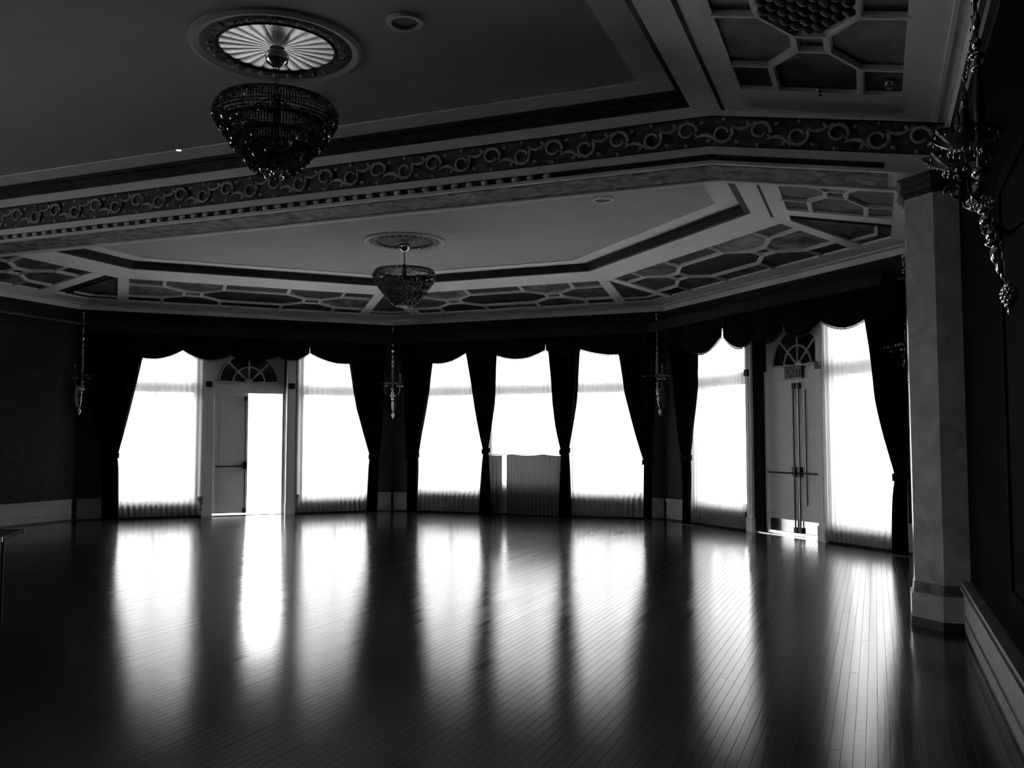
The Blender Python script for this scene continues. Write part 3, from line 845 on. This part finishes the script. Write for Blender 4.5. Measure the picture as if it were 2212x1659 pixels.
# ------------------------------------------------------------------ medallions and chandeliers
def medallion(loc, label, R=0.72, fm='gilt'):
    root = empty('ceiling_medallion', loc, label=label, cat='medallion', group='ceiling medallions')
    MB().lathe([(R * 0.86, 0), (R * 0.87, -0.02), (R * 0.94, -0.035), (R, -0.02), (R, 0)], 64).build('outer_ring', M['ring'], root, smooth=False)
    MB().lathe([(R * 0.69, 0), (R * 0.70, -0.018), (R * 0.80, -0.028), (R * 0.87, -0.018), (R * 0.87, 0)], 64).build('ornament_ring', M['ring_dark'], root)
    lf = MB().add([(0.70 * R, 0, -0.016), (0.77 * R, 0.035, -0.022), (0.84 * R, 0, -0.016), (0.77 * R, -0.035, -0.022), (0.77 * R, 0, -0.045)], [(0, 1, 4), (1, 2, 4), (2, 3, 4), (3, 0, 4)]).mesh('leaf', M['ring'], False)
    for k in range(28): link_mesh('leaf', lf, root, (0, 0, 0), 2 * PI * k / 28)
    MB().lathe([(R * 0.655, 0), (R * 0.66, -0.022), (R * 0.675, -0.03), (R * 0.69, -0.022), (R * 0.69, 0)], 64).build('inner_ring', M['lip'], root)
    n = 24; a = PI / n * 0.965; r0, r1 = 0.06, R * 0.655
    mb = MB()
    def fl(s, t):
        r = r0 + (r1 - r0) * t; ang = -a + 2 * a * s
        return (r * math.cos(ang), r * math.sin(ang), -0.006 - (0.001 + 0.006 * t) * math.sin(PI * s) ** 0.7)
    flm = mb.grid(fl, 8, 4).mesh('flute', M[fm], True)
    for k in range(n): link_mesh('flute', flm, root, (0, 0, 0), 2 * PI * k / n)
    MB().lathe([(R * 0.66, -0.001), (R * 0.66, -0.003)], 48).build('dish_back', M['groove'], root)
    return root

def chandelier(loc, ztop, label):
    """loc: ceiling point; ztop: height of the upper rim"""
    root = empty('crystal_chandelier', loc, label=label, cat='chandelier', group='tiered crystal chandeliers')
    zr = ztop - loc[2]
    MB().lathe([(0.085, -0.028), (0.10, -0.06), (0.09, -0.11), (0.045, -0.145), (0.02, -0.16)], 24).build('canopy', M['chrome'], root, smooth=True)
    # chain of links down to the frame
    z = -0.16; k = 0
    lk = MB().tube([(0.017 * math.cos(2 * PI * i / 14), 0, 0.030 * math.sin(2 * PI * i / 14)) for i in range(14)], 0.0045, 5, True).mesh('chain_link', M['brass'], True)
    while z > zr + 0.10:
        o = link_mesh('chain_link', lk, root, (0, 0, z - 0.024), PI / 2 * (k % 2)); z -= 0.045; k += 1
    MB().lathe([(0.01, zr + 0.12), (0.03, zr + 0.10), (0.035, zr + 0.03), (0.02, zr - 0.45), (0.01, zr - 0.56)], 12).build('stem', M['brass'], root, smooth=True)
    q = MB()
    for k in range(8):
        a = 2 * PI * k / 8
        q.tube([(0.02 * math.cos(a), 0.02 * math.sin(a), zr + 0.09), (0.25 * math.cos(a), 0.25 * math.sin(a), zr + 0.035), (0.47 * math.cos(a), 0.47 * math.sin(a), zr)], 0.006, 5)
    q.build('top_arms', M['brass'], root, smooth=True)
    tiers = [[(0.47, 0.0), (0.512, -0.09), (0.455, -0.20)], [(0.39, -0.15), (0.440, -0.24), (0.37, -0.305)], [(0.32, -0.26), (0.372, -0.335), (0.30, -0.395)], [(0.255, -0.35), (0.302, -0.42), (0.23, -0.48)], [(0.185, -0.44), (0.222, -0.515), (0.13, -0.575)]]
    for ti, tr in enumerate(tiers):
        (ra, za), (rb, zb), (rc, zc_) = tr
        MB().lathe([(ra - 0.012, zr + za - 0.008), (ra + 0.008, zr + za - 0.008), (ra + 0.008, zr + za + 0.012), (ra - 0.012, zr + za + 0.012)], 48, close=True).build('tier_ring', M['brass'], root)
        q = MB(); n = max(24, int(2 * PI * ra / 0.0215)); nb = 8
        for k in range(n):
            a = 2 * PI * (k + 0.5 * (ti % 2)) / n
            for b in range(nb):
                t = (b + 0.5) / nb
                r = ra * (1 - t) ** 2 + 2 * (2 * rb - (ra + rc) / 2) * t * (1 - t) + rc * t * t
                zz = za * (1 - t) ** 2 + 2 * zb * t * (1 - t) + zc_ * t * t
                q.facet((r * math.cos(a), r * math.sin(a), zr + zz), 0.0105 if b < nb - 1 else 0.013, 0.0150 if b < nb - 1 else 0.024)
        q.build('crystal_tier', M['crystal'], root, kind='stuff')
    q = MB()
    for rr in (0.115, 0.09, 0.065, 0.04, 0.015):
        for k in range(max(4, int(2 * PI * rr / 0.022))):
            a = 2 * PI * k / max(4, int(2 * PI * rr / 0.022)); q.facet((rr * math.cos(a), rr * math.sin(a), zr - 0.572 - 0.12 * (0.13 - rr)), 0.0115, 0.018)
    q.build('bottom_crystals', M['crystal_bright'], root, kind='stuff')
    return root
medallion((-4.62, 6.26, ZN), 'ceiling medallion with bright fluted centre and dark leaf ring')
medallion((-7.12, 13.15, ZF), 'dark ceiling medallion in the octagonal tray over the windows', 0.66, 'ring_dark')  # flutes take the dark ring colour, standing in for a dim reflection
chandelier((-4.62, 6.26, ZN - 0.02), 4.37, 'crystal chandelier with five tiers under the bright fluted medallion')
chandelier((-7.12, 13.15, ZF - 0.02), 4.35, 'crystal chandelier under the dark medallion, in the tray over the windows')

# round ceiling speakers and a small downlight ring
def speaker(loc, label):
    root = empty('ceiling_speaker', loc, label=label, cat='ceiling speaker', group='round ceiling speakers')
    MB().lathe([(0.105, 0), (0.11, -0.03), (0.14, -0.03), (0.15, -0.01), (0.15, 0)], 40).build('bezel', M['plastic'], root, smooth=False)
    MB().lathe([(0.004, -0.008), (0.105, -0.012)], 32).build('grille', M['toe'], root)
speaker((-3.38, 6.22, ZN), 'round ceiling speaker with pale rim beside the fluted medallion')
speaker((-3.36, 11.80, ZF), 'round ceiling speaker in the octagonal tray over the windows')
dl = empty('downlight', (-7.3, 8.10, ZN), label='small bright round ceiling fitting close to the beam', cat='ceiling light')
MB().lathe([(0.03, 0), (0.032, -0.012), (0.05, -0.012), (0.052, 0)], 24).build('trim_ring', M['chrome'], dl)
def glow_build(nt):
    e = nt.nodes.new('ShaderNodeEmission'); e.inputs[1].default_value = 1.6  # emission put in to give the lens its bright glint
    return e
MB().lathe([(0.002, -0.016), (0.02, -0.016), (0.05, -0.008)], 16).build('lens', mix_mat('glowing_lens', glow_build), dl)
for (px_, py_, lab) in ((0.17, 7.67, 'small sprinkler head in the corner square of the coffered border'), (-0.36, 7.89, 'small sprinkler head at the edge of the coffered border')):
    zz = zc(XR - px_)
    sp = empty('sprinkler_head', (px_, py_, zz), label=lab, cat='sprinkler', group='sprinkler heads')
    MB().lathe([(0.03, 0.03), (0.032, -0.004), (0.012, -0.010)], 16).build('escutcheon', M['chrome'], sp, smooth=True)
    MB().lathe([(0.008, -0.008), (0.008, -0.035), (0.020, -0.037), (0.020, -0.040)], 12).build('deflector', M['chrome'], sp)

# ------------------------------------------------------------------ crystal wall sconces
def make_sconce():
    root = empty('wall_sconce')
    # back plate on the wall (local +x is out of the wall)
    q = MB()
    pts = [(0.07 * math.cos(2 * PI * k / 20), 0.24 * math.sin(2 * PI * k / 20)) for k in range(20)]
    q.prism([(0.0, y, 2.45 + z) for y, z in pts], [(0.03, y * 0.85, 2.45 + z * 0.9) for y, z in pts])
    q.build('back_plate', M['brass'], root)
    q = MB(); q.tube([(0.02, 0, 2.50), (0.10, 0, 2.44), (0.18, 0, 2.50), (0.21, 0, 2.62), (0.21, 0, 2.72)], [0.012, 0.014, 0.014, 0.012, 0.012], 8)
    q.build('main_arm', M['brass'], root, smooth=True)
    # spire: dark stem and stacked glass
    q = MB(); q.lathe([(0.014, 2.70), (0.020, 2.95), (0.028, 3.05), (0.016, 3.22), (0.010, 3.35), (0.006, 4.02)], 10, (0.21, 0, 0)); q.build('spire_stem', M['brass'], root, smooth=True)
    q = MB()
    for z, r, h in ((2.74, 0.045, 0.03), (3.24, 0.030, 0.018), (3.30, 0.040, 0.016), (3.36, 0.024, 0.03), (3.47, 0.018, 0.05), (3.62, 0.026, 0.07), (3.76, 0.020, 0.06), (3.90, 0.030, 0.03), (4.00, 0.018, 0.06), (4.09, 0.030, 0.035)):
        q.gem((0.21, 0, z), r, h, 8)
    q.build('spire_crystals', M['crystal'], root, smooth=True, kind='stuff')
    for s in (1, -1):
        dx, dy = 0.285, 0.17 * s
        q = MB(); q.tube([(0.21, 0, 2.66), (0.23, dy * 0.4, 2.58), (0.27, dy * 0.85, 2.62), (dx, dy, 2.74), (dx, dy, 2.80)], 0.010, 7); arm = q.build('arm', M['crystal'], root, smooth=True)
        q = MB()
        def dish(t, v):
            a = 2 * PI * t; r = 0.02 + 0.135 * v; wv = 0.016 * v * math.cos(8 * a)
            return (dx + (r + wv) * math.cos(a), dy + (r + wv) * math.sin(a), 2.805 + 0.075 * v ** 1.6)
        q.grid(dish, 48, 8); q.build('glass_dish', M['crystal'], arm, smooth=True)
        q = MB(); q.lathe([(0.019, 2.81), (0.019, 2.99), (0.012, 3.0)], 12, (dx, dy, 0)); cs = q.build('candle_sleeve', M['candle'], arm, smooth=False)
        q = MB(); q.lathe([(0.008, 3.0), (0.018, 3.03), (0.016, 3.06), (0.002, 3.11)], 10, (dx, dy, 0)); q.build('candle_bulb', M['crystal'], arm, smooth=True)
        q = MB()
        for k in range(14):
            a = 2 * PI * k / 14
            q.gem((dx + 0.14 * math.cos(a), dy + 0.14 * math.sin(a), 2.855), 0.007, 0.008, 8)
            q.gem((dx + 0.07 * math.cos(a), dy + 0.07 * math.sin(a), 2.795), 0.008, 0.012, 8)
        q.build('hanging_drops', M['crystal'], arm, smooth=True, kind='stuff')
        # scroll of glass below the dish
        q = MB(); q.tube([(dx + 0.02 + 0.05 * (1 - i / 22) * math.cos(i * 0.42), dy, 2.70 + 0.05 * (1 - i / 22) * math.sin(i * 0.42)) for i in range(20)], 0.010, 6); q.build('glass_scroll', M['crystal'], arm, smooth=True)
        # swag of beads from the spire top
        q = MB()
        for k in range(18):
            t = k / 17
            q.gem((0.21 + (dx - 0.21) * t, dy * t, 4.0 - 0.86 * t - 0.42 * 4 * t * (1 - t) * 0.6), 0.006, 0.008, 8)
        if s > 0: q.build('bead_swag', M['crystal'], root, smooth=True, kind='stuff')
    # tail of cut glass running back to the wall
    path = lambda t: (0.225 - 0.115 * t, 0.0, 2.66 - 0.50 * t)
    q = MB()
    for t, r, h in ((0.02, 0.038, 0.05), (0.20, 0.030, 0.022), (0.30, 0.034, 0.030), (0.44, 0.026, 0.030), (0.52, 0.040, 0.018), (0.62, 0.030, 0.05), (0.72, 0.022, 0.05), (0.80, 0.012, 0.03)):
        x, y, z = path(t); q.gem((x, y, z), r, h, 8)
    q.build('tail_crystals', M['crystal'], root, smooth=True, kind='stuff')
    q = MB()
    x, y, z = path(0.11)
    for k in range(16):
        a = 2 * PI * k / 16
        q.gem((x + 0.055 * math.cos(a), y + 0.055 * math.sin(a), z), 0.009, 0.010, 8); q.gem((x + 0.045 * math.cos(a), y + 0.045 * math.sin(a), z - 0.028), 0.008, 0.014, 8)
    q.build('bead_collar', M['crystal'], root, smooth=True, kind='stuff')
    q = MB()
    x, y, z = path(0.36); q.tube([(x + 0.030 * math.cos(2 * PI * i / 12), y, z + 0.036 * math.sin(2 * PI * i / 12)) for i in range(12)], 0.008, 6, True)
    q.build('glass_ring', M['crystal'], root, smooth=True)
    q = MB()
    x, y, z = path(1.0)
    for r_ in range(6):
        for k in range(9):
            a = 2 * PI * (k + 0.5 * (r_ % 2)) / 9; rr = 0.030 * math.sin(PI * (r_ + 0.8) / 6.6)
            q.gem((x + rr * math.cos(a), y + rr * math.sin(a), z + 0.04 - 0.018 * r_), 0.011, 0.013, 8)
    q.gem((x, y, z - 0.075), 0.010, 0.02, 6)
    q.build('cone_finial', M['crystal'], root, smooth=True)
    q = MB(); q.tube([path(t / 10) for t in range(11)], 0.005, 6); q.build('tail_rod', M['brass'], root, smooth=True)
    return root
def copy_tree(o, parent=None, plain=False):
    if o.name.startswith('bead_swag') and parent is not None and parent.get('plain'): return None
    c = o.copy(); COL.objects.link(c); c.parent = parent
    if parent is None and plain: c['plain'] = 1
    for ch in list(o.children): copy_tree(ch, c)
    if 'plain' in c: del c['plain']
    return c
sconce0 = make_sconce()
SC = [((XR, 4.72), PI, 'large crystal wall sconce on the dark wall in front of the marble column'),
      ((0.62, 13.64), PI + PI / 8, 'crystal wall sconce at the corner behind the marble column'),
      ((-3.95, 18.24), -PI / 2 - PI / 8, 'crystal wall sconce in the corner between three-window wall and exit-door wall'),
      ((-10.13, 18.24), -PI / 2 + PI / 8, 'crystal wall sconce in the corner between open-door wall and three-window wall'),
      ((-14.70, 13.64), -PI / 8, 'crystal wall sconce in the dark corner between bare wall and open-door wall')]
for i, (p, rz, lab) in enumerate(SC):
    o = sconce0 if i == 0 else copy_tree(sconce0, plain=(i >= 2))
    o.location = (p[0], p[1], 0.07 if i == 0 else 0); o.rotation_euler = (0, 0, rz)
    tag(o, lab, 'wall sconce', 'crystal wall sconces')

# ------------------------------------------------------------------ table at the left edge
e1 = Vector((0.6, -0.8)); e2 = Vector((-0.8, -0.6)); c0 = Vector((-7.30, 6.20))
tab = empty('folding_table', (c0.x, c0.y, 0), math.atan2(e1.y, e1.x), label='dark folding table with bright metal corner standing on the floor', cat='table')
q = MB(); q.box((0, -1.8, 0.722), (0.75, 0, 0.75)); q.build('table_top', M['tabletop'], tab)
q = MB()
for a, b in (((-0.008, -1.808), (0, 0.008)), ((0.75, -1.808), (0.758, 0.008)), ((0, 0), (0.75, 0.008)), ((0, -1.808), (0.75, -1.8))):
    q.box((a[0], a[1], 0.715), (b[0], b[1], 0.752))
q.build('edge_band', M['tabletop'], tab)
for cxx, cyx in ((0, 0), (0.75, 0), (0, -1.8), (0.75, -1.8)):
    q = MB(); q.lathe([(0.022, 0.712), (0.022, 0.755)], 12, (cxx, cyx, 0)); q.build('corner_cap', M['chrome'], tab)
for lx in (0.07, 0.68):
    for ly in (-0.14, -1.66):
        q = MB(); q.tube([(lx, ly, 0.0), (lx, ly, 0.722)], 0.015, 8); q.build('leg', M['hardware'], tab)
